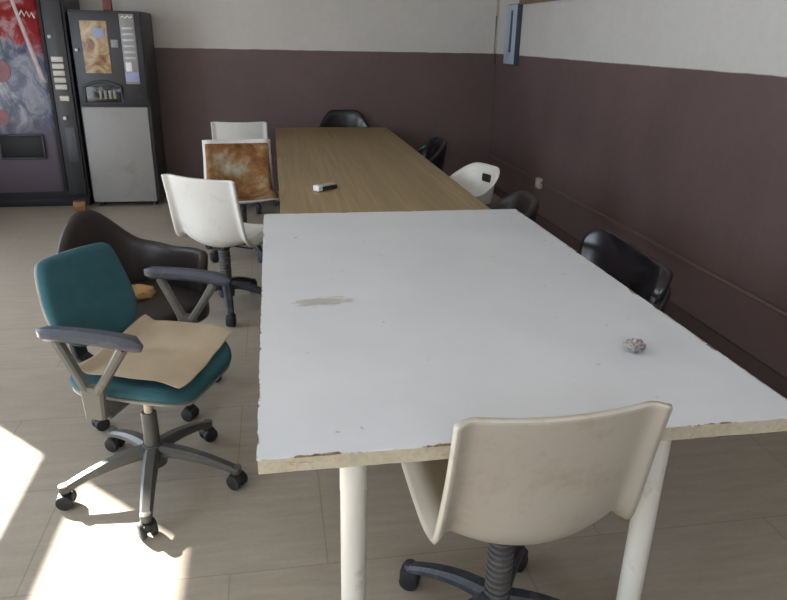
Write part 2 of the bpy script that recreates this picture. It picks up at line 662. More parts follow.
# ------------------------------------------------------------------ setting
W = 0.24
fl = MB().box(((XL + XR) / 2, (YB + YF) / 2, -0.05), (XR - XL + 2 * W, YB - YF + 2 * W, 0.1)).build('floor', M['floor'], smooth=False)
struct(fl)
ce = MB().box(((XL + XR) / 2, (YB + YF) / 2, ZC + 0.05), (XR - XL + 2 * W, YB - YF + 2 * W, 0.1)).build('ceiling', M['ceiling'], smooth=False)
struct(ce)
struct(MB().box(((XL + XR) / 2, YB + W / 2, ZC / 2), (XR - XL + 2 * W, W, ZC)).build('wall_back', M['wall'], smooth=False))
struct(MB().box((XR + W / 2, (YB + YF) / 2, ZC / 2), (W, YB - YF, ZC)).build('wall_right', M['wall'], smooth=False))

struct(MB().box((XR - 0.009, (YB + YF) / 2, 0.045), (0.018, YB - YF, 0.09), 0.003).build('baseboard_right', M['skirting'], smooth=False))
# left wall with the glazed opening the sun comes through
DT = 2.78
BAR0, BAR1 = 2.075, 2.22
wl = MB()
wl.box((XL - W / 2, (DOOR_Y1 + YB) / 2, ZC / 2), (W, YB - DOOR_Y1, ZC))
wl.box((XL - W / 2, (LW_Y0 + YF) / 2, ZC / 2), (W, LW_Y0 - YF, ZC))
wl.box((XL - W / 2, (LW_Y1 + DOOR_Y0) / 2, ZC / 2), (W, DOOR_Y0 - LW_Y1, ZC))
wl.box((XL - W / 2, (LW_Y0 + LW_Y1) / 2, LW_Z0 / 2), (W, LW_Y1 - LW_Y0, LW_Z0))
wl.box((XL - W / 2, (LW_Y0 + LW_Y1) / 2, (LW_Z1 + ZC) / 2), (W, LW_Y1 - LW_Y0, ZC - LW_Z1))
wl.box((XL - W / 2, (DOOR_Y0 + DOOR_Y1) / 2, (DT + ZC) / 2), (W, DOOR_Y1 - DOOR_Y0, ZC - DT))
struct(wl.build('wall_left', M['wall'], smooth=False))
dr = MB()
dr.box((XL - 0.03, (DOOR_Y0 + DOOR_Y1) / 2, (BAR0 + BAR1) / 2), (0.06, DOOR_Y1 - DOOR_Y0, BAR1 - BAR0), 0.004)
d1 = struct(dr.build('door_1', M['frame'], smooth=False))
gl = MB().box((XL - 0.03, (DOOR_Y0 + DOOR_Y1) / 2, (BAR1 + DT) / 2), (0.006, DOOR_Y1 - DOOR_Y0, DT - BAR1)).build('pane', M['glass'], d1, smooth=False)

wb = MB()
for y in (LW_Y0 + 0.03, (LW_Y0 + LW_Y1) / 2, LW_Y1 - 0.03):
    wb.box((XL - 0.1, y, (LW_Z0 + LW_Z1) / 2), (0.06, 0.06, LW_Z1 - LW_Z0))
for z in (LW_Z0 + 0.03, LW_Z1 - 0.03):
    wb.box((XL - 0.1, (LW_Y0 + LW_Y1) / 2, z), (0.06, LW_Y1 - LW_Y0, 0.06))
w2 = struct(wb.build('window_2', M['frame'], smooth=False))
MB().box((XL - 0.1, (LW_Y0 + LW_Y1) / 2, (LW_Z0 + LW_Z1) / 2), (0.006, LW_Y1 - LW_Y0 - 0.06, LW_Z1 - LW_Z0 - 0.06)).build('pane', M['glass'], w2, smooth=False)

# wall behind the camera with its window
wf = MB()
x0, x1 = XL - W, XR + W
wf.box(((x0 + WIN_X0) / 2, YF - W / 2, ZC / 2), (WIN_X0 - x0, W, ZC))
wf.box(((WIN_X1 + x1) / 2, YF - W / 2, ZC / 2), (x1 - WIN_X1, W, ZC))
wf.box(((WIN_X0 + WIN_X1) / 2, YF - W / 2, WIN_Z0 / 2), (WIN_X1 - WIN_X0, W, WIN_Z0))
wf.box(((WIN_X0 + WIN_X1) / 2, YF - W / 2, (WIN_Z1 + ZC) / 2), (WIN_X1 - WIN_X0, W, ZC - WIN_Z1))
struct(wf.build('wall_front', M['wall'], smooth=False))
wb = MB()
for x in (WIN_X0 + 0.03, (WIN_X0 * 2 + WIN_X1) / 3, (WIN_X0 + WIN_X1 * 2) / 3, WIN_X1 - 0.03):
    wb.box((x, YF - 0.1, (WIN_Z0 + WIN_Z1) / 2), (0.06, 0.06, WIN_Z1 - WIN_Z0))
for z in (WIN_Z0 + 0.03, WIN_Z1 - 0.03):
    wb.box(((WIN_X0 + WIN_X1) / 2, YF - 0.1, z), (WIN_X1 - WIN_X0, 0.06, 0.06))
w1 = struct(wb.build('window_1', M['frame'], smooth=False))
MB().box(((WIN_X0 + WIN_X1) / 2, YF - 0.1, (WIN_Z0 + WIN_Z1) / 2), (WIN_X1 - WIN_X0 - 0.06, 0.006, WIN_Z1 - WIN_Z0 - 0.06)).build('pane', M['glass'], w1, smooth=False)

# ------------------------------------------------------------------ white table
WX0, WX1, WY0, WY1, TZ = -0.07, 1.366, 1.357, 3.695, 0.74
wcx, wcy = (WX0 + WX1) / 2, (WY0 + WY1) / 2
ww, wl_ = WX1 - WX0, WY1 - WY0
t = empty('work_table', (wcx, wcy, 0))
tag(t, 'large white laminate table with chipped edges and round white legs', 'table')


def ragged_slab(w, l, z0, z1, jag, seed, step=0.02):
    m = MB()
    random.seed(seed)
    pts = []
    n = int(w / step)
    k = int(l / step)
    for i in range(n):
        pts.append((-w / 2 + w * i / n, -l / 2 + random.random() ** 4 * jag))
    for i in range(k):
        pts.append((w / 2 - random.random() ** 4 * jag, -l / 2 + l * i / k))
    for i in range(n):
        pts.append((w / 2 - w * i / n, l / 2 - random.random() ** 4 * jag * 0.4))
    for i in range(k):
        pts.append((-w / 2 + random.random() ** 4 * jag, l / 2 - l * i / k))
    a = [m.bm.verts.new((x, y, z0)) for x, y in pts]
    b = [m.bm.verts.new((x, y, z1)) for x, y in pts]
    m.bm.faces.new(list(reversed(a)))
    m.bm.faces.new(b)
    for i in range(len(a)):
        j = (i + 1) % len(a)
        m.bm.faces.new((a[i], a[j], b[j], b[i]))
    return m


ragged_slab(ww, wl_, 0.7375, TZ, 0.003, 3).build('tabletop', table_white_material(ww, wl_), t, smooth=False)
tag(ragged_slab(ww - 0.006, wl_ - 0.006, 0.698, 0.7375, 0.003, 5, 0.03).build('board_core', M['edge'], t, smooth=False), 'raw beige board edge')
for lx, ly in ((0.162, 1.43), (0.985, 1.43), (0.162, 3.55), (0.985, 3.55)):
    lg = MB()
    px, py = lx - wcx, ly - wcy
    lg.lathe([(0.030, 0.0), (0.034, 0.004), (0.034, 0.012), (0.0335, 0.02), (0.0335, 0.58), (0.0345, 0.585), (0.0345, 0.69), (0.0345, 0.6975)], 28, (px, py, 0))
    lg.build('leg', M['leg_paint'], t)

# ------------------------------------------------------------------ brown table
BX0, BX1, BY0, BY1 = 0.022, 1.222, 3.705, 7.53
bcx, bcy = (BX0 + BX1) / 2, (BY0 + BY1) / 2
t = empty('meeting_table', (bcx, bcy, 0))
tag(t, 'long brown wood-grain table running on behind the white table', 'table')
MB().box((0, 0, 0.722), (BX1 - BX0, BY1 - BY0, 0.034), 0.003).build('tabletop', M['brown_wood'], t, smooth=False)
for sx in (-1, 1):
    for sy in (-1, 1):
        MB().box((sx * ((BX1 - BX0) / 2 - 0.15), sy * ((BY1 - BY0) / 2 - 0.62), 0.3525), (0.045, 0.045, 0.705), 0.004).build('leg', M['dark_metal'], t, smooth=False)


# ------------------------------------------------------------------ swivel base
def caster(parent, x, y, ang, mat, boxy=False):
    c, s = math.cos(ang), math.sin(ang)
    m = MB()
    ax = Vector((-s, c, 0))
    ctr = Vector((x, y, 0.031))
    if boxy:
        rot = Matrix.Rotation(ang, 4, 'Z')
        m.box((x, y, 0.044), (0.062, 0.052, 0.066), 0.012, rot)
        m.cyl(ctr + ax * 0.025, ctr - ax * 0.025, 0.031, seg=18, bevel=0.004)
    else:
        for sgn in (1, -1):
            m.cyl(ctr + ax * sgn * 0.007, ctr + ax * sgn * 0.031, 0.031, seg=20, bevel=0.006)
        rot = Matrix.Rotation(ang, 4, 'Z')
        m.box((x, y, 0.042), (0.056, 0.044, 0.034), 0.012, rot)
    m.cyl((x, y, 0.03), (x, y, 0.085), 0.009, seg=10)
    return m.build('caster', mat, parent)


def swivel_base(root, rad, a0, mat, cmat, arch=0.03, wide=0.05, boxy=False, seat_z=0.42, col=None, colmat=None, hub_h=0.16, cast_turn=0.4):
    for k in range(5):
        a = R(a0 + 72 * k)
        c, s = math.cos(a), math.sin(a)
        m = MB()
        pts, ws, hs = [], [], []
        for i in range(9):
            f = i / 8
            r_ = 0.025 + (rad - 0.025) * f
            z = 0.115 + arch * math.cos(f * math.pi / 2) - 0.038 * f * f
            pts.append((c * r_, s * r_, z))
            ws.append(wide * (1 - 0.32 * f))
            hs.append(0.052 * (1 - 0.5 * f))
        m.bar(pts, ws, hs, chamfer=0.3)
        m.cyl((c * rad, s * rad, 0.062), (c * rad, s * rad, 0.094), 0.019, 0.021, 16, 0.004)
        leg = m.build('leg', mat, root)
        caster(leg, c * rad, s * rad, a + cast_turn * (1 if k % 2 else -1), cmat, boxy)
    MB().lathe([(0.034, 0.075), (0.048, 0.085), (0.050, 0.125), (0.044, hub_h), (0.036, hub_h + 0.025)], 26).build('hub', mat, root)
    if col == 'gaiter':
        prof = [(0.030, hub_h)]
        z = hub_h + 0.015
        while z < seat_z - 0.012:
            prof += [(0.037, z), (0.037, z + 0.008), (0.028, z + 0.011), (0.028, z + 0.016)]
            z += 0.020
        prof.append((0.030, seat_z))
        MB().lathe(prof, 26).build('column', colmat or M['gaiter'], root)
    else:
        mid = hub_h + (seat_z - hub_h) * 0.55
        MB().lathe([(0.030, hub_h), (0.029, mid), (0.026, mid + 0.004)], 24).build('column', mat, root)
        MB().lathe([(0.016, mid), (0.016, seat_z)], 20).build('gas_lift', colmat or M['worn_metal'], root)


# ------------------------------------------------------------------ white shell chair
SHELL_PROFILE = [(-0.205, 0.875), (-0.190, 0.805), (-0.171, 0.720), (-0.150, 0.637), (-0.127, 0.556), (-0.099, 0.495), (-0.030, 0.474), (0.08, 0.484), (0.19, 0.499), (0.275, 0.505), (0.305, 0.489)]


def shell_point(u, s, half=0.25, top=0.0):
    """u across -1..1, s along the profile 0 (back top) .. 1 (seat front)"""
    p = interp([(0, a, b) for a, b in SHELL_PROFILE], s)
    q = interp([(0, a, b) for a, b in SHELL_PROFILE], min(1, s + 0.01)) - interp([(0, a, b) for a, b in SHELL_PROFILE], max(0, s - 0.01))
    q.normalize()
    n = Vector((0, q.z, -q.y))          # outward: to the rear and below
    if n.y > 0 and s < 0.3:
        n = -n
    au = abs(u)
    bend = sm(0.15, 0.50, s) * (1 - sm(0.80, 1.0, s))
    wrap = (0.022 + 0.034 * bend) * (1 - min(au / 0.80, 1.0) ** 2) - 0.012
    lip = 0.027 * sm(0.86, 1.0, au) * (0.6 + 0.4 * bend)
    hw = half * (1.0 + 0.03 * bend + 0.03 * sm(0.4, 0.8, s))
    return Vector((u * hw, p.y, p.z)) + n * (wrap + lip)


def shell_chair(loc, rz, label, group, base_a0=56, dx=0.0, mat=None, rad=0.315, base_mat=None, boxy=True, half=0.25, torn=False, rim=None):
    root = empty('swivel_chair', loc, rz)
    tag(root, label, 'chair', group)
    mat = mat or M['white_plastic']
    m = MB()
    m.grid(lambda a, b: shell_point(a * 2 - 1, b, half) + Vector((dx, 0, 0)), 40, 44)
    sh = m.build('shell', mat, root, solid=0.016, angle=50)
    sh.data.materials.append(rim or mat)
    sh.modifiers['solid'].material_offset_rim = 1
    # underside plate and lever
    pm = MB()
    pm.box((dx * 0.5, 0.03, 0.434), (0.12, 0.16, 0.018), 0.006)
    pm.box((0, 0, 0.422), (0.10, 0.12, 0.03), 0.008)
    pm.cyl((0.05, 0.0, 0.424), (0.20, 0.02, 0.417), 0.006, seg=8)
    pm.build('seat_plate', M['black_plastic'], root)
    swivel_base(root, rad, base_a0, base_mat or M['blue_black'], M['caster'], arch=0.045, wide=0.064, boxy=boxy, seat_z=0.432, col='gaiter', hub_h=0.17)
    if torn:
        # remains of the padding on the inner face
        def inner(a, b, lift):
            s = 0.05 + 0.93 * b
            u = (a * 2 - 1) * 0.94
            p = shell_point(u, s, half)
            e = 0.002
            pa = shell_point(u, min(1, s + e), half) - shell_point(u, max(0, s - e), half)
            nn = Vector((0, -pa.z, pa.y)).normalized()
            if nn.z < 0 or (nn.y < 0 and s < 0.3):
                nn = -nn
            k = noise.noise(Vector((u * 5, s * 9, 3.1))) * 0.007
            return p + nn * (lift + k) + Vector((dx, 0, 0))
        cm = MB()
        cm.grid(lambda a, b: inner(a, b, 0.016), 36, 40)
        cm.build('torn_padding', M['torn'], root, solid=0.012, sub=1)
    return root


SHELLS = 'white swivel shell chairs'
shell_chair((0.575, 1.44, 0), R(2), 'cream moulded swivel chair seen from behind at the near end of the white table', SHELLS, 56, dx=0.036, half=0.258, mat=M['front_plastic'], rim=M['rim_plastic'])
shell_chair((-0.335, 4.215, 0), heading(0.52, 0.85), 'white moulded swivel chair with a bare back, beside the near end of the brown table', SHELLS, 20)
shell_chair((-0.27, 5.42, 0), heading(0.10, -1.0), 'white swivel chair covered in torn rust-brown padding', SHELLS, 40, torn=True, half=0.262)
shell_chair((-0.31, 7.00, 0), heading(0.03, 1.0), 'white swivel chair behind the chair with torn padding, its plain back showing', SHELLS, 10, half=0.262)


# ------------------------------------------------------------------ teal office chair
TEAL_LOC = (-0.51, 2.375, 0)
TEAL_RZ = heading(math.cos(R(-22)), math.sin(R(-22)))
t = empty('office_chair', TEAL_LOC, TEAL_RZ)
tag(t, 'teal fabric office chair with grey armrests and five-legged caster base', 'chair')
SEAT = 0.535


def seat_map(x, y, h):
    front = sm(0.10, 0.25, y)
    return Vector((x, y + 0.05, SEAT - 0.055 + h - 0.03 * front * front + 0.014 * (x / 0.23) ** 2))


MB().pillow(rounded(0.505, 0.465, 0.13, 8), 0.046, lambda x, y, h: seat_map(x, y, h + 0.012), -0.006).build('seat', M['teal'], t, sub=1)
MB().pillow(rounded(0.49, 0.45, 0.12, 8), 0.018, lambda x, y, h: seat_map(x, y, h - 0.004)).build('seat_pan', M['shell_grey'], t, sub=1)


def back_outline(scale=1.0):
    key = [(0.0, -0.175), (0.09, -0.172), (0.150, -0.145), (0.184, -0.09), (0.190, -0.03), (0.183, 0.04), (0.171, 0.105), (0.160, 0.142), (0.138, 0.164), (0.07, 0.169), (0.0, 0.170)]
    pts = [interp([(a, b, 0) for a, b in key], i / 24) for i in range(25)]
    full = [(p.x, p.y) for p in pts] + [(-p.x, p.y) for p in reversed(pts[1:-1])]
    return [(x * scale, y * scale) for x, y in full]


def back_map(x, y, h):
    lean = R(18)
    yy = -0.215 + h + 0.30 * x * x - 0.02 * math.cos(y / 0.235 * 1.5)
    z = y
    v = Vector((x, yy - math.sin(lean) * z, SEAT + 0.215 + z * math.cos(lean)))
    return Matrix.Rotation(R(-12), 3, 'Z') @ (v + Vector((-0.01, -0.028, -0.005)))


MB().pillow(back_outline(), 0.045, back_map, 0.004).build('backrest', M['teal'], t, sub=1)
tag(MB().pillow(back_outline(0.955), 0.022, lambda x, y, h: back_map(x, y, h - 0.019)).build('back_shell', M['shell_grey'], t, sub=1), 'pale grey back shell')
sp = MB()
sp.bar([(0, -0.05, SEAT - 0.075), (0, -0.18, SEAT - 0.07), (0, -0.255, SEAT - 0.02), (0, -0.275, SEAT + 0.10), (0, -0.277, SEAT + 0.20)], [0.07] * 5, [0.022] * 5, side=(1, 0, 0))
sp.build('back_bracket', M['black_plastic'], t)
mech = MB()
mech.box((0, 0.01, SEAT - 0.085), (0.16, 0.22, 0.04), 0.01)
mech.cyl((0.05, 0.02, SEAT - 0.09), (0.25, 0.03, SEAT - 0.095), 0.006, seg=8)
mech.cyl((-0.05, -0.12, SEAT - 0.09), (-0.05, -0.12, SEAT - 0.14), 0.022, seg=14)
mech.build('tilt_mechanism', M['black_plastic'], t)
for sx in (-1, 1):
    X = sx * 0.312
    am = MB()
    az = SEAT + 0.195
    # Y shaped support: one stem that opens into two struts
    am.bar([(sx * 0.17, 0.02, SEAT - 0.075), (X - sx * 0.03, 0.02, SEAT - 0.075), (X, 0.02, SEAT - 0.04)], [0.07, 0.07, 0.07], [0.022, 0.022, 0.026], side=(0, 1, 0))
    am.bar([(X, 0.02, SEAT - 0.065), (X, 0.02, SEAT - 0.0), (X, 0.02, SEAT + 0.05)], [0.072, 0.078, 0.085], [0.03, 0.032, 0.03], side=(0, 1, 0))
    am.bar([(X, 0.04, SEAT + 0.035), (X, 0.085, SEAT + 0.10), (X, 0.15, az + 0.005)], [0.042, 0.034, 0.036], [0.028, 0.026, 0.03], side=(1, 0, 0))
    am.bar([(X, 0.00, SEAT + 0.035), (X, -0.035, SEAT + 0.10), (X, -0.085, az + 0.005)], [0.042, 0.034, 0.036], [0.028, 0.026, 0.03], side=(1, 0, 0))
    arm = am.build('armrest', M['grey_plastic'], t)
    pts, ws, hs = [], [], []
    for i in range(13):
        f = i / 12
        y = -0.15 + 0.365 * f
        pts.append((X, y, az + 0.022 + 0.008 * math.sin(f * math.pi) - 0.012 * sm(0.9, 1, f)))
        e = math.sin(min(1, min(f, 1 - f) / 0.10 + 0.12) * math.pi / 2)
        ws.append(0.062 * e * (0.85 + 0.15 * f))
        hs.append(0.044 * (0.5 + 0.5 * e))
    MB().bar(pts, ws, hs, side=(1, 0, 0), chamfer=0.32).build('arm_pad', M['arm_plastic'], arm)
swivel_base(t, 0.325, 57 - math.degrees(TEAL_RZ), M['base_grey'], M['caster'], arch=0.03, wide=0.062, seat_z=SEAT - 0.10, col='lift', hub_h=0.15)

# cardboard lying on the seat
cb = MB()


def card(a, b):
    x = -0.252 + 0.470 * a + 0.012 * noise.noise(Vector((b * 3, 1.7, 0)))
    y = -0.165 + 0.37 * b + 0.02 * noise.noise(Vector((a * 3, 8.2, 0)))
    wav = 0.010 * math.sin(a * 5.2 + b * 1.5) * math.sin(b * 3.0) + 0.008 * noise.noise(Vector((a * 2.5, b * 2.5, 4.0)))
    fold = 0.030 * sm(0.0, 0.12, 0.12 - b)
    return Vector((x, y + 0.05, SEAT + 0.022 + abs(wav) + fold - 0.022 * sm(0.10, 0.25, y) + 0.014 * (x / 0.23) ** 2))


cb.grid(card, 28, 28)
o = cb.build('cardboard_sheet', M['cardboard'], solid=0.004, sub=1)
o.location = TEAL_LOC
o.rotation_euler = (0, 0, TEAL_RZ + R(2))
tag(o, 'brown cardboard sheet laid over the teal chair seat', 'cardboard')


# ------------------------------------------------------------------ tub chairs
def tub_chair(loc, rz, label, group, mat, back=0.79, arm=0.64, rx=0.27, ry=0.27, thick=0.05, seat=0.45, lean=0.055, a_end=118, dip=0.0, base_a0=30, name='tub_chair', foam=False, tr=(0.2, 0.68), rad=0.29, pad=False):
    root = empty(name, loc, rz)
    tag(root, label, 'chair', group)
    m = MB()
    N = 48
    rings = []
    for i in range(N + 1):
        a = R(-a_end + 2 * a_end * i / N)          # 0 is straight back
        t_ = abs(a) / R(a_end)
        top = arm + (back - (0.03 if pad else 0) - arm) * (1 - sm(tr[0], tr[1], t_)) - dip * math.exp(-((t_ - 0.62) / 0.18) ** 2)
        c, s = math.cos(a), math.sin(a)
        e = 2.6
        k = (abs(c) ** e + abs(s) ** e) ** (-1 / e)
        dirv = Vector((s * k * rx, -c * k * ry, 0))
        nrm = Vector((s / rx, -c / ry, 0)).normalized()
        ring = []
        z0 = seat - 0.10
        prof = [(-0.5, z0), (-0.5, (z0 + top) / 2), (-0.5, top - 0.03), (-0.38, top - 0.010), (-0.12, top), (0.12, top), (0.38, top - 0.010), (0.5, top - 0.03), (0.5, (z0 + top) / 2), (0.5, z0), (0.30, z0 - 0.02)]
        for o_, z in prof:
            ln = lean * (z - z0) / 0.40
            ring.append(m.bm.verts.new(dirv * (1 + ln / max(rx, ry)) + nrm * (o_ * thick) + Vector((0, 0, z))))
        rings.append(ring)
    n = len(rings[0])
    for a, b in zip(rings, rings[1:]):
        for i in range(n):
            j = (i + 1) % n
            m.bm.faces.new((a[i], a[j], b[j], b[i]))
    m.bm.faces.new(list(reversed(rings[0])))
    m.bm.faces.new(rings[-1])
    m.build('backrest', mat, root, sub=1)
    MB().pillow(rounded(2 * rx - thick * 0.4, 2 * ry - 0.02, 0.12, 8), 0.10, lambda x, y, h: Vector((x, y + 0.03, seat - 0.09 + h)), 0.015).build('seat', mat, root, sub=1)
    pm = MB()
    pm.box((0, 0, seat - 0.105), (0.2, 0.2, 0.03), 0.006)
    pm.build('seat_plate', M['black_plastic'], root)
    swivel_base(root, rad, base_a0, M['black_plastic'], M['caster'], arch=0.02, wide=0.045, seat_z=seat - 0.10, col='lift', hub_h=0.15, colmat=M['black_plastic'])
    if pad:
        hz = (back + seat) / 2 + 0.04

        def pm_(x, y, h):
            a = x / rx
            c, s_ = math.cos(a), math.sin(a)
            k = (abs(c) ** 2.6 + abs(s_) ** 2.6) ** (-1 / 2.6)
            ln = 1 + lean * (hz + y - seat + 0.10) / 0.40 / max(rx, ry)
            d = Vector((s_ * k * rx, -c * k * ry, 0)) * ln
            nn = Vector((s_ / rx, -c / ry, 0)).normalized()
            return d - nn * (h - 0.012) + Vector((0, 0, hz + y + 0.02 * h / 0.05))
        MB().pillow(rounded(0.72, back - seat - 0.02, 0.12, 8), 0.055, pm_, 0.006).build('back_pad', mat, root, sub=1)
    if foam:
        f = MB()
        bm2 = bmesh.new()
        bmesh.ops.create_icosphere(bm2, subdivisions=3, radius=1.0)
        for v in bm2.verts:
            k = 1 + 0.18 * noise.noise(v.co * 2.3)
            v.co = Vector((v.co.x * 0.075 * k, v.co.y * 0.070 * k, v.co.z * 0.035 * k))
        f._merge(bm2, Matrix.Translation(foam))
        tag(f.build('exposed_foam', M['old_foam'], root), 'ragged brown foam')
    return root


TUBS = 'dark padded tub chairs around the tables'
tub_chair((-0.64, 3.08, 0), heading(0.75, -0.66), 'dark brown tub chair with torn foam, just behind the teal chair', TUBS, M['brown_leather'], back=0.875, arm=0.705, dip=0.02, seat=0.50, base_a0=10, rx=0.24, ry=0.26, foam=(0.0, 0.0, 0.535), tr=(0.03, 0.40), rad=0.325, a_end=126)
tub_chair((1.325, 2.71, 0), heading(-1, 0.05), 'shiny black tub chair at the right side of the white table', TUBS, M['black_leather'], back=0.765, arm=0.55, rx=0.37, ry=0.23, thick=0.06, lean=0.10, tr=(0.36, 0.68), pad=True)
tub_chair((1.275, 3.96, 0), heading(-1, 0.1), 'dark tub chair against the right side where the white and brown tables meet', TUBS, M['brown_leather'], back=0.765, arm=0.64, rx=0.25, ry=0.23)
tub_chair((1.23, 6.20, 0), heading(-1, 0.0), 'black tub chair on the right of the brown table, beyond the white armchair', TUBS, M['black_leather'], back=0.80, arm=0.64, rx=0.27, ry=0.25)
tub_chair((0.775, 7.425, 0), heading(0, -1), 'black tub chair at the far end of the brown table, by the back wall', TUBS, M['black_leather'], back=0.905, arm=0.66, lean=0.03, rx=0.30, ry=0.26, tr=(0.17, 0.56))


# ------------------------------------------------------------------ white plastic armchair with a hand hole
t = empty('plastic_armchair', (1.295, 4.68, 0), heading(-0.93, -0.36))
tag(t, 'white plastic armchair with a hand hole in its back, tucked at the brown table', 'chair')
m = MB()
NA, NZ = 56, 16


def mono(a, b):
    ang = R(-120 + 240 * a)
    t_ = abs(ang) / R(120)
    top = 0.66 + (0.82 - 0.66) * (1 - sm(0.18, 0.80, t_))
    z = 0.40 + (top - 0.40) * b
    c, s = math.cos(ang), math.sin(ang)
    e = 2.5
    k = (abs(c) ** e + abs(s) ** e) ** (-1 / e)
    g = 1 + 0.22 * (z - 0.40) / 0.4
    rim = 1 + 0.09 * sm(0.93, 1.0, b)
    return Vector((s * k * 0.200 * g * rim, -c * k * 0.195 * g * rim, z - 0.012 * sm(0.97, 1.0, b)))


m.grid(mono, NA, NZ, skip=lambda i, j: 24 <= i <= 29 and 11 <= j <= 12)
m.build('backrest', M['white_plastic'], t, solid=0.006, sub=1)
MB().pillow(rounded(0.385, 0.385, 0.10, 6), 0.03, lambda x, y, h: Vector((x, y + 0.01, 0.395 + h)), -0.004).build('seat', M['white_plastic'], t, sub=1)
for sx in (-1, 1):
    for sy in (-1, 1):
        MB().bar([(sx * 0.15, sy * 0.15, 0.41), (sx * 0.18, sy * 0.175, 0.2), (sx * 0.20, sy * 0.195, 0.0)], [0.05, 0.042, 0.035], [0.03, 0.026, 0.022]).build('leg', M['white_plastic'], t)

# ------------------------------------------------------------------ things on the tables
t = empty('slim_box', (0.312, 4.315, TZ - 0.001), math.atan2(0.141, 0.163))
tag(t, 'slim white box with a dark side lying on the brown table', 'box')
MB().box((0, 0.005, 0.019), (0.165, 0.045, 0.030), 0.005).build('body', M['box_white'], t)
tag(MB().box((0.015, -0.024, 0.014), (0.13, 0.014, 0.024), 0.003).build('pad', M['box_dark'], t), 'dark felt side')
MB().box((-0.070, -0.005, 0.021), (0.036, 0.054, 0.036), 0.005).build('end_cap', M['white_print'], t)

bm2 = bmesh.new()
bmesh.ops.create_icosphere(bm2, subdivisions=4, radius=1.0)
for v in bm2.verts:
    k = 1 + 0.55 * noise.noise(v.co * 2.6 + Vector((3, 1, 2))) + 0.25 * noise.noise(v.co * 6.0)
    v.co = Vector((v.co.x * 0.030 * k, v.co.y * 0.024 * k, v.co.z * 0.018 * k))
zmin = min(v.co.z for v in bm2.verts)
for v in bm2.verts:
    v.co.z -= zmin
m = MB()
m._merge(bm2)
o = m.build('crumpled_wrapper', M['foil'], smooth=True, angle=25)
o.location = (1.092, 1.792, TZ + 0.001)
o.rotation_euler = (0, 0, R(-20))
tag(o, 'crumpled grey wrapper on the right half of the white table', 'litter')

# ------------------------------------------------------------------ drinks vending machine
VY = 7.15
t = empty('drinks_machine', (-2.545, VY + 0.38, 0))
tag(t, 'tall black drinks vending machine with a red and icy blue printed front', 'vending machine')
ox, oy = -2.545, VY + 0.38


def P(x, y, z):
    return (x - ox, y - oy, z)


DX0, DX1, DH = -3.25, -1.84, 1.98
MB().box(P((DX0 + DX1) / 2, VY + 0.33, 0.09 + (DH - 0.09) / 2), (DX1 - DX0, 0.60, DH - 0.09), 0.012).build('body', M['machine_black'], t)
MB().box(P((DX0 + DX1) / 2, VY + 0.34, 0.05), (DX1 - DX0 - 0.04, 0.54, 0.10), 0.004).build('kick_plate', M['black_void'], t)
# printed door, slightly bowed; material uses object space so its mesh is kept in world-like coordinates
fp = MB()
FX0, FX1, FZ0, FZ1 = -3.20, -2.055, 0.165, 1.95


def door(a, b):
    x = FX0 + (FX1 - FX0) * a
    z = FZ0 + (FZ1 - FZ0) * b
    bow = 0.045 * (1 - (2 * a - 1) ** 2) + 0.012
    return Vector((x, VY + 0.03 - bow, z))


fp.grid(door, 24, 2)
po = fp.build('printed_door', M['print'], t, solid=0.012)
po.location = (-ox, -oy, 0)
fr = MB()
for x in (FX1 + 0.012,):
    fr.box(P(x, VY + 0.012, (FZ0 + FZ1) / 2), (0.03, 0.06, FZ1 - FZ0), 0.006)
fr.build('door_trim', M['black_void'], t)
hatch = MB()
hatch.box(P(-2.375, VY - 0.022, 0.605), (0.37, 0.03, 0.20), 0.006)
ho = hatch.build('delivery_hatch', M['black_void'], t)
hf = MB()
hf.box(P(-2.375, VY - 0.040, 0.715), (0.39, 0.02, 0.018), 0.004).box(P(-2.375, VY - 0.040, 0.498), (0.39, 0.02, 0.018), 0.004)
hf.box(P(-2.568, VY - 0.036, 0.605), (0.018, 0.02, 0.23), 0.004).box(P(-2.182, VY - 0.036, 0.605), (0.018, 0.02, 0.23), 0.004)
hf.build('hatch_frame', M['machine_black'], ho)
cp = MB().box(P(-1.945, VY + 0.008, 1.02), (0.17, 0.03, 1.78), 0.006).build('control_panel', M['machine_black'], t)
for k in range(5):
    z = 1.405 - k * 0.062
    MB().box(P(-1.95, VY - 0.012, z), (0.105, 0.02, 0.047), 0.006).build('button', M['button'], cp)
MB().box(P(-1.935, VY - 0.012, 1.055), (0.085, 0.02, 0.050), 0.006).build('coin_slot', M['button'], cp)
MB().cyl(P(-1.955, VY - 0.002, 0.872), P(-1.955, VY - 0.035, 0.872), 0.020, 0.018, 18, 0.004).build('lock_knob', M['silver'], cp)
MB().box(P(-1.99, VY - 0.010, 1.60), (0.03, 0.012, 0.03), 0.004).build('lamp', M['silver'], cp)
MB().box(P(-1.93, VY - 0.010, 0.62), (0.10, 0.012, 0.34), 0.006).build('coin_return', M['machine_dark'], cp)
# printed marks: white ribbon on the red, red fruit
def on_print(x, z, lift=0.0085):
    aa = (x - FX0) / (FX1 - FX0)
    return Vector(P(x, VY + 0.03 - (0.045 * (1 - (2 * aa - 1) ** 2) + 0.012) - lift, z))


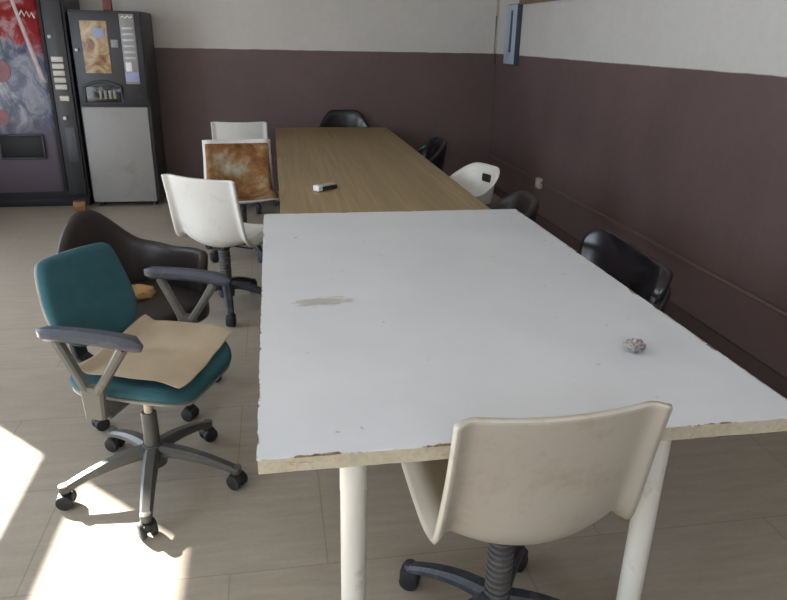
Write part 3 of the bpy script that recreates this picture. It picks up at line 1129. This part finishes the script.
MB().grid(lambda a, b: on_print(-2.265 + 0.165 * a + (b - 0.5) * (0.028 + 0.02 * a), 1.93 - 0.74 * a), 16, 2).build('pale_streak', M['streak'], t, solid=0.002)
MB().tube([on_print(-2.215 + 0.020 * k, 1.80 - 0.004 * k + 0.022 * (1 if k % 2 else -1)) for k in range(7)], 0.009, 6).build('white_script', M['white_print'], t)
for fx, fz, fr_ in ((-2.47, 1.30, 0.105), (-2.52, 0.88, 0.075), (-2.75, 1.12, 0.09)):
    m = MB()
    aa = (fx - FX0) / (FX1 - FX0)
    yy = VY + 0.03 - (0.045 * (1 - (2 * aa - 1) ** 2) + 0.012)
    m.cyl(P(fx, yy + 0.004, fz), P(fx, yy - 0.0085, fz), fr_, seg=28)
    m.build('printed_fruit', M['red_print'], t)

# ------------------------------------------------------------------ coffee machine
t = empty('coffee_machine', (-1.49, VY + 0.36, 0))
tag(t, 'charcoal coffee vending machine with a grey lower door', 'vending machine')
ox, oy = -1.49, VY + 0.36
CX0, CX1, CH = -1.815, -1.165, 1.835
MB().box(P((CX0 + CX1) / 2, VY + 0.32, 0.05 + (CH - 0.05) / 2), (CX1 - CX0, 0.60, CH - 0.05), 0.012).build('body', M['machine_dark'], t)
for fx in (CX0 + 0.07, CX1 - 0.07):
    for fy in (VY + 0.09, VY + 0.55):
        MB().cyl(P(fx, fy, 0.0), P(fx, fy, 0.055), 0.028, 0.02, 14).build('foot', M['black_plastic'], t)
lo = MB().box(P(-1.495, VY + 0.005, 0.512), (0.605, 0.035, 0.925), 0.008).build('lower_door', M['machine_grey'], t)
up = MB().box(P(-1.49, VY + 0.005, 1.405), (0.63, 0.035, 0.835), 0.010).build('upper_door', M['machine_black'], t)
MB().box(P(-1.595, VY - 0.016, 1.515), (0.235, 0.012, 0.46), 0.004).build('picture_panel', M['menu'], up)
MB().box(P(-1.555, VY - 0.024, 1.64), (0.10, 0.008, 0.085), 0.003).build('sticker', M['blue_sticker'], up)
MB().box(P(-1.425, VY - 0.016, 1.55), (0.065, 0.012, 0.07), 0.004).build('display', M['machine_grey'], up)
sl = MB().box(P(-1.296, VY - 0.016, 1.50), (0.13, 0.012, 0.62), 0.005).build('selection_panel', M['machine_grey'], up)
for k in range(6):
    MB().box(P(-1.296, VY - 0.025, 1.685 - k * 0.052), (0.10, 0.010, 0.022), 0.003).build('button', M['silver'], sl)
MB().box(P(-1.318, VY - 0.026, 1.345), (0.055, 0.010, 0.085), 0.003).build('price_card', M['white_print'], sl)
MB().box(P(-1.296, VY - 0.026, 1.255), (0.125, 0.010, 0.09), 0.003).build('blue_label', M['blue_sticker'], sl)
lg = MB()
lg.tube([P(-1.345, VY - 0.026, 1.775), P(-1.325, VY - 0.026, 1.790), P(-1.305, VY - 0.026, 1.772), P(-1.285, VY - 0.026, 1.792), P(-1.262, VY - 0.026, 1.776), P(-1.245, VY - 0.026, 1.788)], 0.006, 8)
lg.build('logo', M['white_print'], sl)
MB().cyl(P(-1.765, VY - 0.010, 1.49), P(-1.765, VY - 0.035, 1.49), 0.016, seg=16, bevel=0.003).build('lock_knob', M['silver'], up)
# cup bay: arched frame, smoked window, cups behind
cb_ = MB()
arc = [P(-1.745, VY - 0.014, 1.02)]
for k in range(13):
    f = k / 12
    arc.append(P(-1.745 + 0.335 * f, VY - 0.020, 1.165 + 0.045 * math.sin(f * math.pi)))
arc.append(P(-1.41, VY - 0.014, 1.02))
cb_.tube(arc, 0.014, 10)
bay = cb_.build('cup_bay', M['machine_dark'], up)
MB().box(P(-1.578, VY - 0.014, 1.095), (0.32, 0.010, 0.15), 0.004).build('bay_window', M['smoke_glass'], bay)
cu = MB()
for k in range(4):
    cu.cyl(P(-1.60 + 0.042 * k, VY - 0.030, 1.055), P(-1.60 + 0.042 * k, VY - 0.030, 1.13), 0.012, 0.017, 12)
cu.build('cups', M['cups'], bay)
MB().cyl(P(-1.25, VY - 0.006, 1.08), P(-1.25, VY - 0.016, 1.08), 0.026, seg=18).build('coin_return', M['black_void'], up)

o = MB().box((0, 0, 0.05), (0.11, 0.10, 0.10), 0.006).build('wooden_block', M['wood_block'])
o.location = (-1.90, 6.99, 0)
o.rotation_euler = (0, 0, R(8))
tag(o, 'small brown wooden block on the floor between the two vending machines', 'block')

o = MB().box((0, 0, 0.055), (0.075, 0.06, 0.11), 0.004).build('small_carton', M['red_card'])
o.location = (-1.47, VY + 0.10, CH)
tag(o, 'small red carton standing on top of the coffee machine', 'carton')

# ------------------------------------------------------------------ right wall fittings
sy = 6.13
t = empty('wall_socket', (XR, sy, 0.387))
tag(t, 'small pale socket box on the right wall at the conduit', 'socket')
MB().box((-0.022, 0, 0), (0.044, 0.095, 0.095), 0.008).build('box', M['socket'], t)
MB().cyl((-0.042, 0, 0), (-0.047, 0, 0), 0.028, seg=20).build('outlet', M['button'], t)

o = MB().tube([(XR - 0.011, YB - 0.02, 0.399), (XR - 0.011, sy + 0.047, 0.399)], 0.011, 10).tube([(XR - 0.011, sy - 0.047, 0.399), (XR - 0.011, 4.0, 0.399), (XR - 0.011, YF + 0.05, 0.399)], 0.011, 10).build('cable_conduit', M['conduit'])
tag(o, 'thin maroon painted conduit running low along the right wall', 'conduit')

t = empty('wall_sign', (XR, 7.20, 1.705))
tag(t, 'narrow pale blue upright sign on the right wall near the corner', 'sign')
MB().box((-0.026, 0, 0), (0.052, 0.33, 0.58), 0.004).build('case', M['sign_side'], t)
MB().box((-0.0545, 0, 0), (0.006, 0.315, 0.565), 0.002).build('face', M['sign_blue'], t)
MB().box((-0.0585, -0.02, 0.03), (0.003, 0.06, 0.40), 0.001).build('scale', M['sign_side'], t)

t = empty('notice_board', (XR, 6.44, 2.335))
tag(t, 'brown framed board hung high on the right wall beside the blue sign', 'board')
nb = MB()
for z in (-0.325, 0.325):
    nb.box((-0.02, 0, z), (0.04, 1.22, 0.05), 0.006)
for y in (-0.585, 0.585):
    nb.box((-0.02, y, 0), (0.04, 0.05, 0.60), 0.006)
nb.build('frame', M['frame_wood'], t)
MB().box((-0.012, 0, 0), (0.014, 1.13, 0.62), 0.002).build('panel', M['paper'], t)

o = MB().tube([(XR - 0.03, YB - 0.008, ZC - 0.01), (XR - 0.034, YB - 0.008, 2.4), (XR - 0.028, YB - 0.008, 1.9), (XR - 0.03, YB - 0.008, 1.42)], 0.007, 8).build('wall_cable', M['cable'])
tag(o, 'thin yellowed cable running down the far right corner', 'cable')
